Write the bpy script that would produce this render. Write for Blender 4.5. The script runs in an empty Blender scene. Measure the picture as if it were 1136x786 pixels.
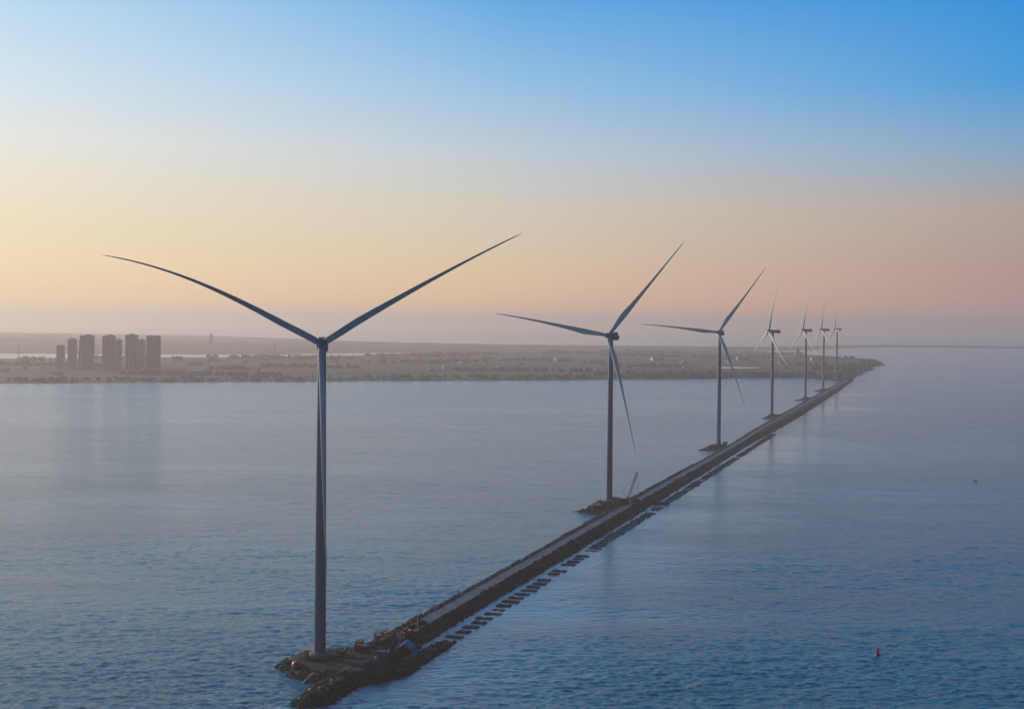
import bpy, bmesh, math, random
import numpy as np
from mathutils import Vector, Matrix

scene = bpy.context.scene
COL = scene.collection
R_ = math.radians
random.seed(7)

# ------------------------------------------------------------------ camera
CAM_H = 129.5
ROLL = R_(0.6)
PITCH = math.atan(37.0 / 1700.0)
_fw = Vector((0, math.cos(PITCH), -math.sin(PITCH)))
_up0 = Vector((0, math.sin(PITCH), math.cos(PITCH)))
_rt0 = Vector((1, 0, 0))
_rt = _rt0 * math.cos(ROLL) + _up0 * math.sin(ROLL)
_up = -_rt0 * math.sin(ROLL) + _up0 * math.cos(ROLL)
cam_data = bpy.data.cameras.new("camera")
cam_data.sensor_width = 36.0
cam_data.lens = 1700.0 / 1136.0 * 36.0
cam_data.clip_start = 1.0
cam_data.clip_end = 120000.0
cam = bpy.data.objects.new("camera", cam_data)
COL.objects.link(cam)
m = Matrix((( _rt.x, _up.x, -_fw.x), (_rt.y, _up.y, -_fw.y), (_rt.z, _up.z, -_fw.z))).to_4x4()
m.translation = Vector((0, 0, CAM_H))
cam.matrix_world = m
scene.camera = cam

# ------------------------------------------------------------------ render settings
scene.view_settings.view_transform = 'Standard'
scene.view_settings.look = 'None'
scene.view_settings.exposure = 0.0
scene.view_settings.gamma = 1.0
scene.view_settings.use_curve_mapping = False
scene.cycles.use_denoising = True
scene.cycles.volume_bounces = 2
scene.cycles.max_bounces = 6
scene.cycles.sample_clamp_indirect = 4.0
scene.cycles.sample_clamp_direct = 4.0

# ------------------------------------------------------------------ sun and sky
SUN_AZ = R_(-48.0)      # left of the view direction (+Y)
SUN_EL = R_(11.0)
sun_dir = Vector((math.sin(SUN_AZ) * math.cos(SUN_EL), math.cos(SUN_AZ) * math.cos(SUN_EL), math.sin(SUN_EL)))
SUN_STRENGTH = 3.0
sd = bpy.data.lights.new("sun", 'SUN')
sd.energy = SUN_STRENGTH
sd.angle = R_(0.5)
sd.color = (1.0, 0.78, 0.58)
sun = bpy.data.objects.new("sun", sd)
COL.objects.link(sun)
sun.rotation_euler = sun_dir.to_track_quat('Z', 'Y').to_euler()

def s2l(c):
    c = c / 255.0
    return c / 12.92 if c <= 0.04045 else ((c + 0.055) / 1.055) ** 2.4
def rgb(r, g, b):
    return (s2l(r), s2l(g), s2l(b), 1.0)

world = bpy.data.worlds.new("World")
scene.world = world
world.use_nodes = True
wt = world.node_tree
wt.nodes.clear()
def N(t, typ, **kw):
    n = t.nodes.new(typ)
    for k, v in kw.items():
        setattr(n, k, v)
    return n
wo = N(wt, 'ShaderNodeOutputWorld')
bg = N(wt, 'ShaderNodeBackground')
bg.inputs['Strength'].default_value = 0.10
sky = N(wt, 'ShaderNodeTexSky')
sky.sky_type = 'NISHITA'
sky.sun_disc = False
sky.sun_elevation = SUN_EL
sky.sun_rotation = SUN_AZ
sky.altitude = 100
sky.air_density = 1.2
sky.dust_density = 3.0
sky.ozone_density = 2.0
# low band of dusty air (direction based) over the Nishita sky: colours for the sun side and the far side
tc = N(wt, 'ShaderNodeTexCoord')
sep = N(wt, 'ShaderNodeSeparateXYZ')
wt.links.new(tc.outputs['Generated'], sep.inputs[0])
def mth(t, op, a, b=None, clamp=False):
    n = N(t, 'ShaderNodeMath', operation=op)
    n.use_clamp = clamp
    for i, v in enumerate((a, b)):
        if v is None: continue
        if isinstance(v, (int, float)): n.inputs[i].default_value = v
        else: t.links.new(v, n.inputs[i])
    return n.outputs[0]
elev = mth(wt, 'MULTIPLY', sep.outputs['Z'], 2.0, True)        # sin(elevation)*2  -> 0..1 for 0..30 degrees
def ramp(stops):
    r = N(wt, 'ShaderNodeValToRGB')
    r.color_ramp.interpolation = 'LINEAR'
    el = r.color_ramp.elements
    el[0].position = stops[0][0]; el[0].color = stops[0][1]
    el[1].position = stops[-1][0]; el[1].color = stops[-1][1]
    for p, c in stops[1:-1]:
        e = el.new(p); e.color = c
    wt.links.new(elev, r.inputs[0])
    return r.outputs[0]
def D(deg): return min(1.0, math.sin(R_(deg)) * 2)
# three azimuths: frame left edge, frame centre, frame right edge
LEFT = ramp([(D(0), rgb(250, 212, 160)), (D(2.0), rgb(246, 223, 180)), (D(4.2), rgb(239, 229, 202)), (D(6.3), rgb(232, 233, 226)),
             (D(8.6), rgb(210, 229, 241)), (D(12), rgb(176, 215, 242)), (D(18), rgb(160, 208, 243)), (D(30), rgb(110, 175, 228))])
MID = ramp([(D(0), rgb(238, 188, 146)), (D(2.0), rgb(224, 198, 165)), (D(4.2), rgb(211, 203, 187)), (D(6.3), rgb(190, 204, 214)),
            (D(8.6), rgb(150, 194, 228)), (D(12), rgb(90, 168, 227)), (D(18), rgb(50, 146, 222)), (D(30), rgb(22, 104, 184))])
RIGHT = ramp([(D(0), rgb(194, 144, 140)), (D(2.0), rgb(182, 152, 146)), (D(4.2), rgb(178, 164, 156)), (D(6.3), rgb(132, 168, 198)),
              (D(8.6), rgb(72, 157, 218)), (D(12), rgb(44, 142, 217)), (D(18), rgb(24, 124, 206)), (D(30), rgb(8, 86, 162))])
hl = mth(wt, 'SQRT', mth(wt, 'ADD', mth(wt, 'MULTIPLY', sep.outputs['X'], sep.outputs['X']), mth(wt, 'MULTIPLY', sep.outputs['Y'], sep.outputs['Y'])))
# cosine of the azimuth away from the sun
sa = mth(wt, 'DIVIDE', mth(wt, 'ADD', mth(wt, 'MULTIPLY', sep.outputs['X'], math.sin(SUN_AZ)), mth(wt, 'MULTIPLY', sep.outputs['Y'], math.cos(SUN_AZ))), hl)
angle = mth(wt, 'ARCCOSINE', sa)
LO, HI = R_(48 - 18.5), R_(48 + 18.5)
t_az = mth(wt, 'DIVIDE', mth(wt, 'SUBTRACT', angle, LO), HI - LO, True)
def mix(t, f, a, b, mode='MIX'):
    n = N(t, 'ShaderNodeMix', data_type='RGBA')
    n.blend_type = mode
    if isinstance(f, (int, float)): n.inputs[0].default_value = f
    else: t.links.new(f, n.inputs[0])
    for i, v in ((6, a), (7, b)):
        if isinstance(v, tuple): n.inputs[i].default_value = v
        else: t.links.new(v, n.inputs[i])
    return n.outputs[2]
c1 = mix(wt, mth(wt, 'MULTIPLY', t_az, 2.0, True), LEFT, MID)
c2 = mix(wt, mth(wt, 'SUBTRACT', mth(wt, 'MULTIPLY', t_az, 2.0), 1.0, True), c1, RIGHT)
# unseen sky behind the camera, darkened on purpose to dim the towers' near sides
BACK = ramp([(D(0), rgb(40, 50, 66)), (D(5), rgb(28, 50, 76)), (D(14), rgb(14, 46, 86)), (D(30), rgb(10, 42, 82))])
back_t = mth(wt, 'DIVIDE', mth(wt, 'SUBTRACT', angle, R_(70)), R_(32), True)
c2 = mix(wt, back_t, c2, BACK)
SKYGAIN = 10.0
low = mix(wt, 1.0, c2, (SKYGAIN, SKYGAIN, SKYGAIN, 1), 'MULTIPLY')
hi_t = mth(wt, 'DIVIDE', mth(wt, 'SUBTRACT', sep.outputs['Z'], math.sin(R_(28))), math.sin(R_(48)) - math.sin(R_(28)), True)
nish = mix(wt, 1.0, sky.outputs[0], (0.3, 0.3, 0.3, 1), 'MULTIPLY')
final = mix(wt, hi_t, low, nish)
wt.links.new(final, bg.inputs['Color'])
wt.links.new(bg.outputs[0], wo.inputs['Surface'])

# ------------------------------------------------------------------ helpers
def tagit(o, label=None, cat=None, group=None, kind=None):
    if label: o['label'] = label
    if cat: o['category'] = cat
    if group: o['group'] = group
    if kind: o['kind'] = kind
    return o
def empty(name, loc=(0, 0, 0), rz=0.0):
    o = bpy.data.objects.new(name, None)
    o.empty_display_size = 2
    COL.objects.link(o)
    o.location = loc
    o.rotation_euler = (0, 0, rz)
    return o
def mesh_obj(name, verts, faces, mat, parent=None, smooth=False, loc=None, rz=0.0):
    me = bpy.data.meshes.new(name)
    me.from_pydata([tuple(v) for v in verts], [], faces)
    me.materials.append(mat)
    if smooth:
        me.polygons.foreach_set('use_smooth', [True] * len(me.polygons))
    me.update()
    o = bpy.data.objects.new(name, me)
    COL.objects.link(o)
    if parent: o.parent = parent
    if loc is not None: o.location = loc
    if rz: o.rotation_euler = (0, 0, rz)
    return o
class MB:
    """collects shapes into one mesh"""
    def __init__(s): s.v = []; s.f = []
    def add(s, vs, fs):
        b = len(s.v); s.v += [tuple(v) for v in vs]; s.f += [tuple(i + b for i in f) for f in fs]; return s
    def box(s, c, size, rz=0.0, bev=0.0, taper=1.0):
        x, y, z = [q / 2 for q in size]
        ca, sa_ = math.cos(rz), math.sin(rz)
        if bev <= 0:
            prof = [(-x, -y), (x, -y), (x, y), (-x, y)]
            rings = [(-z, 1.0, 0), (z, taper, 0)]
        else:
            b = min(bev, x * .9, y * .9, z * .9)
            prof = [(-x + b, -y), (x - b, -y), (x, -y + b), (x, y - b), (x - b, y), (-x + b, y), (-x, y - b), (-x, -y + b)]
            rings = [(-z, 1.0, b), (-z + b, 1.0, 0), (z - b, taper, 0), (z, taper, b)]
        vs = []
        for zz, t, ins in rings:
            for px, py in prof:
                fx = (1 - ins / x) * t; fy = (1 - ins / y) * t
                X, Y = px * fx, py * fy
                vs.append((c[0] + X * ca - Y * sa_, c[1] + X * sa_ + Y * ca, c[2] + zz))
        n = len(prof); fs = [tuple(range(n))[::-1], tuple(range((len(rings) - 1) * n, len(rings) * n))]
        for k in range(len(rings) - 1):
            for i in range(n):
                j = (i + 1) % n
                fs.append((k * n + i, k * n + j, (k + 1) * n + j, (k + 1) * n + i))
        return s.add(vs, fs)
    def lathe(s, prof, c=(0, 0, 0), axis=(0, 0, 1), n=20):
        """prof = list of (radius, height along axis)"""
        a = Vector(axis).normalized(); u = a.orthogonal().normalized(); w = a.cross(u)
        c = Vector(c); vs = []
        for r, h in prof:
            for i in range(n):
                t = 2 * math.pi * i / n
                vs.append(c + a * h + (u * math.cos(t) + w * math.sin(t)) * max(r, 1e-3))
        fs = [tuple(range(n))[::-1], tuple(range((len(prof) - 1) * n, len(prof) * n))]
        for k in range(len(prof) - 1):
            for i in range(n):
                j = (i + 1) % n
                fs.append((k * n + i, k * n + j, (k + 1) * n + j, (k + 1) * n + i))
        return s.add(vs, fs)
    def bar(s, p, q, r, n=6, r2=None):
        p = Vector(p); q = Vector(q); L = (q - p).length
        return s.lathe([(r, 0), (r2 if r2 is not None else r, L)], p, q - p, n)
    def build(s, name, mat, parent=None, smooth=False, loc=None, rz=0.0):
        return mesh_obj(name, s.v, s.f, mat, parent, smooth, loc, rz)
def smooth_angle(o, ang=35):
    me = o.data
    me.polygons.foreach_set('use_smooth', [True] * len(me.polygons))
    try: me.set_sharp_from_angle(angle=R_(ang))
    except Exception: pass
    return o

# ------------------------------------------------------------------ materials
def material(name, base, rough=0.6, metal=0.0, var=0.15, scale=1.0, bump=0.0, spec=0.5, second=None, detail=6, stretch=(1, 1, 1)):
    mt = bpy.data.materials.new(name)
    mt.use_nodes = True
    t = mt.node_tree
    p = t.nodes['Principled BSDF']
    p.inputs['Roughness'].default_value = rough
    p.inputs['Metallic'].default_value = metal
    p.inputs['Specular IOR Level'].default_value = spec
    co = N(t, 'ShaderNodeTexCoord')
    mp = N(t, 'ShaderNodeMapping')
    mp.inputs['Scale'].default_value = tuple(scale * q for q in stretch)
    t.links.new(co.outputs['Object'], mp.inputs[0])
    nz = N(t, 'ShaderNodeTexNoise')
    nz.inputs['Scale'].default_value = 1.0
    nz.inputs['Detail'].default_value = detail
    nz.inputs['Roughness'].default_value = 0.6
    t.links.new(mp.outputs[0], nz.inputs['Vector'])
    r = N(t, 'ShaderNodeValToRGB')
    a = tuple(min(1, c * (1 - var)) for c in base[:3]) + (1,)
    b = second if second else tuple(min(1, c * (1 + var)) for c in base[:3]) + (1,)
    r.color_ramp.elements[0].position = 0.32; r.color_ramp.elements[0].color = a
    r.color_ramp.elements[1].position = 0.68; r.color_ramp.elements[1].color = b
    t.links.new(nz.outputs[0], r.inputs[0])
    t.links.new(r.outputs[0], p.inputs['Base Color'])
    if bump:
        bn = N(t, 'ShaderNodeBump')
        bn.inputs['Strength'].default_value = 1.0
        bn.inputs['Distance'].default_value = bump
        t.links.new(nz.outputs[0], bn.inputs['Height'])
        t.links.new(bn.outputs[0], p.inputs['Normal'])
    return mt
M = {}
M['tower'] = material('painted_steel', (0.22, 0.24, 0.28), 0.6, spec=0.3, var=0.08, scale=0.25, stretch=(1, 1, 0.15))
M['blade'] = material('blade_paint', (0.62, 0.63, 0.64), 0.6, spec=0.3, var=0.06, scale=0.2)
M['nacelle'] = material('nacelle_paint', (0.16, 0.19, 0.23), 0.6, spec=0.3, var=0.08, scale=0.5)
M['darkmetal'] = material('dark_metal', (0.06, 0.06, 0.065), 0.5, var=0.3, scale=1.5)
M['concrete'] = material('concrete', (0.27, 0.26, 0.245), 0.9, var=0.2, scale=0.6, bump=0.05)
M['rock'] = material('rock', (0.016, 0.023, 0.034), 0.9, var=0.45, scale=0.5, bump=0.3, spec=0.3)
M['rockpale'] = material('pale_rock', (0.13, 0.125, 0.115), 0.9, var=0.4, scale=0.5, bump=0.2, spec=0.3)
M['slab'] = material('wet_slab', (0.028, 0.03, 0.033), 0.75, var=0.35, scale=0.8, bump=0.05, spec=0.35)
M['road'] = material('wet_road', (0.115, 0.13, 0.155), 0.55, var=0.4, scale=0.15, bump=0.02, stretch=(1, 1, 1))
M['orange'] = material('orange_paint', (0.62, 0.17, 0.03), 0.5, var=0.15, scale=1)
M['orange2'] = material('dull_orange_paint', (0.42, 0.13, 0.04), 0.6, var=0.25, scale=1)
M['yellow'] = material('yellow_paint', (0.65, 0.42, 0.05), 0.5, var=0.15, scale=1)
M['maroon'] = material('maroon_paint', (0.16, 0.035, 0.04), 0.6, var=0.2, scale=1)
M['red'] = material('red_paint', (0.7, 0.04, 0.04), 0.5, var=0.15, scale=1)
M['blue'] = material('blue_tarpaulin', (0.01, 0.26, 0.75), 0.45, var=0.25, scale=0.7, bump=0.15)
M['teal'] = material('teal_paint', (0.03, 0.2, 0.24), 0.5, var=0.15, scale=1)
M['green'] = material('green_paint', (0.03, 0.14, 0.06), 0.5, var=0.15, scale=1)
M['white'] = material('white_paint', (0.72, 0.72, 0.7), 0.5, var=0.08, scale=1)
M['glass'] = material('dark_glass', (0.02, 0.03, 0.04), 0.08, var=0.2, scale=0.3)
M['rubber'] = material('rubber', (0.02, 0.02, 0.02), 0.8, var=0.2, scale=2)

# earth's curvature for everything far away
def drop(x, y): return (x * x + y * y) / (2 * 6371000.0)

# ------------------------------------------------------------------ water
def water_material():
    mt = bpy.data.materials.new('sea_water')
    mt.use_nodes = True
    t = mt.node_tree
    p = t.nodes['Principled BSDF']
    p.inputs['Base Color'].default_value = (0.0, 0.27, 0.46, 1)
    p.inputs['IOR'].default_value = 1.33
    p.inputs['Specular Tint'].default_value = (0.72, 0.94, 1.0, 1)
    co = N(t, 'ShaderNodeTexCoord')
    def noise(scale, stretch, detail, rot=0.0, rough=0.55, dist=0.0):
        mp = N(t, 'ShaderNodeMapping')
        mp.inputs['Scale'].default_value = stretch
        mp.inputs['Rotation'].default_value = (0, 0, rot)
        t.links.new(co.outputs['Object'], mp.inputs[0])
        n = N(t, 'ShaderNodeTexNoise')
        n.inputs['Scale'].default_value = scale
        n.inputs['Detail'].default_value = detail
        n.inputs['Roughness'].default_value = rough
        n.inputs['Distortion'].default_value = dist
        t.links.new(mp.outputs[0], n.inputs['Vector'])
        return n.outputs[0]
    # crests run roughly across the view
    w1 = noise(0.18, (0.7, 1.0, 1), 3, R_(12), 0.5, 0.3)     # ~8 m
    w2 = noise(0.55, (0.75, 1.0, 1), 4, R_(-8), 0.6, 0.4)      # ~2.5 m
    w3 = noise(0.035, (0.5, 1.0, 1), 2, R_(20), 0.5, 0.2)
    h = mth(t, 'ADD', mth(t, 'MULTIPLY', w1, 0.4), mth(t, 'MULTIPLY', w2, 0.5))
    w4 = noise(1.5, (0.8, 1.0, 1), 3, R_(3), 0.6, 0.2)
    h = mth(t, 'ADD', h, mth(t, 'MULTIPLY', w4, 0.2))
    h = mth(t, 'ADD', h, mth(t, 'MULTIPLY', w3, 0.6))
    # patches of calmer and rougher water; calmer in the lee of the causeway
    pt = noise(0.0035, (0.35, 1.0, 1), 4, R_(5), 0.6, 0.6)
    pt2 = noise(0.013, (0.45, 1.0, 1), 3, R_(-6), 0.6, 1.2)
    pt = mth(t, 'ADD', mth(t, 'MULTIPLY', pt, 0.62), mth(t, 'MULTIPLY', pt2, 0.38))
    r = N(t, 'ShaderNodeMapRange')
    r.inputs['From Min'].default_value = 0.38; r.inputs['From Max'].default_value = 0.62
    r.inputs['To Min'].default_value = 0.65; r.inputs['To Max'].default_value = 1.3
    t.links.new(pt, r.inputs[0])
    # distance to the right of the causeway line, in metres
    sp = N(t, 'ShaderNodeSeparateXYZ')
    t.links.new(co.outputs['Object'], sp.inputs[0])
    off = mth(t, 'ADD', mth(t, 'MULTIPLY', mth(t, 'ADD', sp.outputs['X'], 70.75), 0.9626), mth(t, 'MULTIPLY', mth(t, 'SUBTRACT', sp.outputs['Y'], 569.85), -0.2711))
    lee = N(t, 'ShaderNodeMapRange'); lee.interpolation_type = 'SMOOTHSTEP'
    lee.inputs['From Min'].default_value = 30; lee.inputs['From Max'].default_value = 150
    lee.inputs['To Min'].default_value = 0.3; lee.inputs['To Max'].default_value = 1.0
    t.links.new(mth(t, 'ADD', off, mth(t, 'MULTIPLY', mth(t, 'SUBTRACT', pt, 0.5), 240)), lee.inputs[0])
    along = mth(t, 'ADD', mth(t, 'MULTIPLY', mth(t, 'ADD', sp.outputs['X'], 70.75), 0.2711), mth(t, 'MULTIPLY', mth(t, 'SUBTRACT', sp.outputs['Y'], 569.85), 0.9626))
    fade = mth(t, 'DIVIDE', mth(t, 'SUBTRACT', 3100.0, along), 700.0, True)
    side = mth(t, 'MULTIPLY', mth(t, 'GREATER_THAN', off, 10.0), fade)
    leef = mth(t, 'ADD', mth(t, 'MULTIPLY', side, lee.outputs[0]), mth(t, 'SUBTRACT', 1.0, side))
    st = mth(t, 'MULTIPLY', r.outputs[0], leef)
    wind = mth(t, 'MULTIPLY', mth(t, 'DIVIDE', mth(t, 'SUBTRACT', sp.outputs['Y'], 1200.0), 1200.0, True), mth(t, 'MULTIPLY', mth(t, 'DIVIDE', mth(t, 'SUBTRACT', 0.0, off), 500.0, True), mth(t, 'DIVIDE', mth(t, 'SUBTRACT', 5000.0, sp.outputs['Y']), 1000.0, True)))
    t.links.new(mth(t, 'ADD', mth(t, 'ADD', mth(t, 'MULTIPLY', leef, 0.06), 0.05), mth(t, 'MULTIPLY', wind, 0.08)), p.inputs['Roughness'])
    bn = N(t, 'ShaderNodeBump')
    bn.inputs['Distance'].default_value = 1.0
    bn.inputs['Strength'].default_value = 1.0
    t.links.new(mth(t, 'MULTIPLY', h, st), bn.inputs['Height'])
    t.links.new(bn.outputs[0], p.inputs['Normal'])
    return mt
# ------------------------------------------------------------------ numeric noise and polygon distance (for the terrain meshes)
_rng = np.random.RandomState(3)
_G = _rng.rand(256, 256)
def vnoise(x, y):
    xi = np.floor(x).astype(int); yi = np.floor(y).astype(int)
    fx = x - xi; fy = y - yi
    fx = fx * fx * (3 - 2 * fx); fy = fy * fy * (3 - 2 * fy)
    g = lambda a, b: _G[a % 256, b % 256]
    return (g(xi, yi) * (1 - fx) + g(xi + 1, yi) * fx) * (1 - fy) + (g(xi, yi + 1) * (1 - fx) + g(xi + 1, yi + 1) * fx) * fy
def fbm(x, y, o=4):
    v = 0; a = 0.5
    for k in range(o):
        v = v + a * vnoise(x * 2 ** k + 17.3 * k, y * 2 ** k + 5.1 * k); a *= 0.5
    return v
def poly_sd(px, py, poly):
    """signed distance, positive inside"""
    d = np.full(px.shape, 1e9); ins = np.zeros(px.shape, bool)
    n = len(poly)
    for i in range(n):
        x0, y0 = poly[i]; x1, y1 = poly[(i + 1) % n]
        ex, ey = x1 - x0, y1 - y0
        t = np.clip(((px - x0) * ex + (py - y0) * ey) / (ex * ex + ey * ey + 1e-9), 0, 1)
        d = np.minimum(d, np.hypot(px - x0 - ex * t, py - y0 - ey * t))
        c = ((y0 > py) != (y1 > py)) & (px < (x1 - x0) * (py - y0) / (y1 - y0 + 1e-12) + x0)
        ins ^= c
    return np.where(ins, d, -d)

# ------------------------------------------------------------------ causeway frame: s along, o across (to the right)
O0 = np.array([-70.75, 569.85]); DS = np.array([0.27109, 0.96255]); DO = np.array([0.96255, -0.27109])
CAUSE_RZ = math.atan2(DS[1], DS[0])
def W(s, o, z=0.0):
    p = O0 + DS * s + DO * o
    return Vector((p[0], p[1], z))
TURB = [(-70.7, 569.8), (69.1, 1072.0), (214.5, 1583.1), (361.2, 2124.3), (505.4, 2635.9), (609.7, 2997.3), (754.3, 3557.6)]
TS = [0.0, 521.3, 1052.7, 1613.3, 2144.9, 2521.1, 3099.5]
END_POLY = [(-59, 17), (-55, 13.2), (-47, 12), (-36, 10.8), (-27, 9.2), (-25, 5), (-22, 1.5), (-19, -3), (-14, -8.2), (-8, -10), (-2, -10.6), (8, -10.5),
            (16, -8), (22, -3), (27, 2.6), (60, 3.4), (100, 3.4), (240, 3.6), (480, 2.4), (727, 3.2), (1143, 2.5), (1340, -0.8), (1721, -2.0),
            (2245, -3.4), (2600, -3), (3190, -3), (3190, 19), (2600, 27), (2158, 28.5), (1665, 30), (1354, 28), (1150, 24.6), (700, 24.6), (300, 24.8), (107, 23.8),
            (52, 24), (40, 24.8), (33, 23.6), (28, 25), (20, 26), (8, 28), (0, 30.5), (-6, 33), (-14, 32.5), (-20, 28.5), (-26, 25.8), (-40, 26.2), (-52, 25.6), (-58, 22)]
OUTER = [(-12, 30), (-13, 33.4), (-4, 36.2), (10, 36.4), (22, 36.2), (40, 35.6), (51, 35.2), (53, 32), (50, 28.4), (38, 27.8), (24, 28), (8, 27)]
def pad_poly(k):
    c = TS[k]
    if k == 1:
        return [(c - 56, 6), (c - 34, -16), (c - 30, -18), (c - 20, -13), (c + 2, -11), (c + 14, -8), (c + 26, 4), (c + 10, 12), (c - 30, 12)]
    g = 1.0 if k < 4 else 1.2
    return [(c - 34 * g, 6), (c - 26, -18 * g), (c - 20, -17 * g), (c - 8, -11), (c + 9, -11), (c + 20, -7), (c + 27, 5), (c, 12)]
PADS = [pad_poly(k) for k in range(1, 7)]

# the sea: one sheet, real waves modelled on it (finest where the photograph looks), following the earth's curve
def build_water():
    radii = [0, 150, 300, 400, 440]
    while radii[-1] < 3600: radii.append(radii[-1] + max(0.75, radii[-1] ** 2 / 230000.0 * 0.6))
    radii += [3750, 4000, 4400, 5000, 5800, 6800, 8000, 10000, 13000, 17000, 21000, 25000]
    R = np.array(radii[1:])
    fine = np.arange(-0.37, 0.37, 0.00068)
    coarse = np.linspace(0.37, 2 * math.pi - 0.37, 72, endpoint=False)
    A = np.concatenate([fine, coarse])
    nA = len(A); nR = len(R)
    RR, AA = np.meshgrid(R, A, indexing='ij')
    X = RR * np.sin(AA); Y = RR * np.cos(AA)
    step = np.gradient(R)[:, None] * np.ones((1, nA))
    along = (X - O0[0]) * DS[0] + (Y - O0[1]) * DS[1]
    off = (X - O0[0]) * DO[0] + (Y - O0[1]) * DO[1]
    Z = np.zeros_like(X)
    f = (np.abs(AA) < 0.3699)
    x, y, st = X[:, :len(fine)], Y[:, :len(fine)], step[:, :len(fine)]
    z = np.zeros_like(x)
    for lam, amp, rot, sx in ((24, .22, .20, .35), (7, .17, -.08, .4), (4.2, .24, .12, .42), (2.9, .24, -.14, .48), (2.0, .17, .06, .55)):
        c, s_ = math.cos(rot), math.sin(rot)
        u = (x * c + y * s_) / lam * 2 * sx; v = (-x * s_ + y * c) / lam * 2
        z += amp * np.clip(1.9 - 1.9 * st / lam, 0, 1) * (vnoise(u + 31.7 * lam, v + 11.3 * lam) - 0.5)
    patch = 0.55 + 1.1 * np.clip((fbm(x / 260 + 4, y / 90 + 2, 3) * .6 + fbm(x / 70, y / 26 + 9, 3) * .4 - .28) / .36, 0, 1)
    o_, a_ = off[:, :len(fine)], along[:, :len(fine)]
    lee = 0.28 + 0.72 * np.clip((o_ - 30 + (patch - 1.1) * 60) / 130, 0, 1)
    lee = np.where((o_ > 10) & (a_ > -40), 1 - (1 - lee) * np.clip((3100 - a_) / 500, 0, 1), 1.0)
    edge = np.clip((0.37 - np.abs(AA[:, :len(fine)])) / 0.02, 0, 1) * np.clip((RR[:, :len(fine)] - 440) / 40, 0, 1)
    Z[:, :len(fine)] = z * patch * lee * edge
    Z -= (X ** 2 + Y ** 2) / (2 * 6371000.0)
    co = np.empty((nR * nA + 1, 3), np.float32)
    co[0] = 0
    co[1:, 0] = X.ravel(); co[1:, 1] = Y.ravel(); co[1:, 2] = Z.ravel()
    ii, jj = np.meshgrid(np.arange(nR - 1), np.arange(nA), indexing='ij')
    jn = (jj + 1) % nA
    q = np.stack([1 + ii * nA + jj, 1 + ii * nA + jn, 1 + (ii + 1) * nA + jn, 1 + (ii + 1) * nA + jj], -1).reshape(-1, 4)[:, ::-1]
    t = np.stack([np.zeros(nA, int), 1 + (np.arange(nA) + 1) % nA, 1 + np.arange(nA)], -1)
    loops = np.concatenate([q.ravel(), t.ravel()]).astype(np.int32)
    starts = np.concatenate([np.arange(len(q)) * 4, len(q) * 4 + np.arange(len(t)) * 3]).astype(np.int32)
    me = bpy.data.meshes.new('water')
    me.vertices.add(len(co)); me.vertices.foreach_set('co', co.ravel())
    me.loops.add(len(loops)); me.loops.foreach_set('vertex_index', loops)
    me.polygons.add(len(starts)); me.polygons.foreach_set('loop_start', starts)
    me.update(calc_edges=True)
    me.polygons.foreach_set('use_smooth', np.ones(len(starts), bool))
    me.materials.append(water_material())
    o = bpy.data.objects.new('water', me); COL.objects.link(o)
    tagit(o, kind='structure')
build_water()

def cause_height(s, o):
    rk = (fbm(s * 0.5, o * 0.5, 3) - 0.45)
    wob = (fbm(s * 0.11 + 9, o * 0.11, 3) - 0.45) * 2.6
    sd_ = poly_sd(s, o, END_POLY) + wob * 0.6
    h = np.clip(sd_ * 0.55, -3.0, 99)
    # crest profile across the causeway
    sh = np.interp(s, [0, 1100, 1400, 3200], [0, 0, -3.0, -4.0])
    oo = o - sh
    prof = np.interp(oo, [-30, 7.0, 9.6, 10.4, 10.7, 17.4, 17.7, 18.6, 19.2, 40], [1.8, 2.4, 3.3, 3.3, 2.9, 2.9, 4.0, 4.2, 3.9, 3.9])
    site = np.clip((60 - s) / 30, 0, 1) * np.clip((s + 26) / 10, 0, 1)          # building site near the first turbine: filled level
    prof = prof * (1 - site) + 3.6 * site
    spit = np.clip((-18 - s) / 8, 0, 1)
    prof = np.where(spit > 0, prof * (1 - spit) + spit * np.interp(o, [9, 15, 19, 30], [1.2, 2.0, 2.9, 2.9]), prof)
    h = np.minimum(h, prof)
    # outer berm
    so = poly_sd(s, o, OUTER) + wob * 0.3
    h = np.maximum(h, np.minimum(np.clip(so * 0.6, -3, 99), 1.5))
    # turbine pads
    for k, c in enumerate(TS):
        if k > 0:
            sp_ = poly_sd(s, o, PADS[k - 1]) + wob * 0.3
            h = np.maximum(h, np.minimum(np.clip(sp_ * 0.4, -3, 99), 1.2))
        r = np.hypot((s - c), o + 0.5)
        lift = np.clip((15.5 - r) * 0.55, -9, 4.4)
        h = np.maximum(h, lift)
    flat = np.maximum(0, 1 - np.abs(oo - 14.0) / 4.2) > 0.12
    for c in TS: flat = flat | (np.hypot(s - c, o) < 7.0)
    h = h + np.where(flat, 0.02, 0.9) * rk * np.where(h > -2.5, 1, 0) * np.where((site > 0.3) & (h > 3.0), 0.5, 1)
    return h
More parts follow.
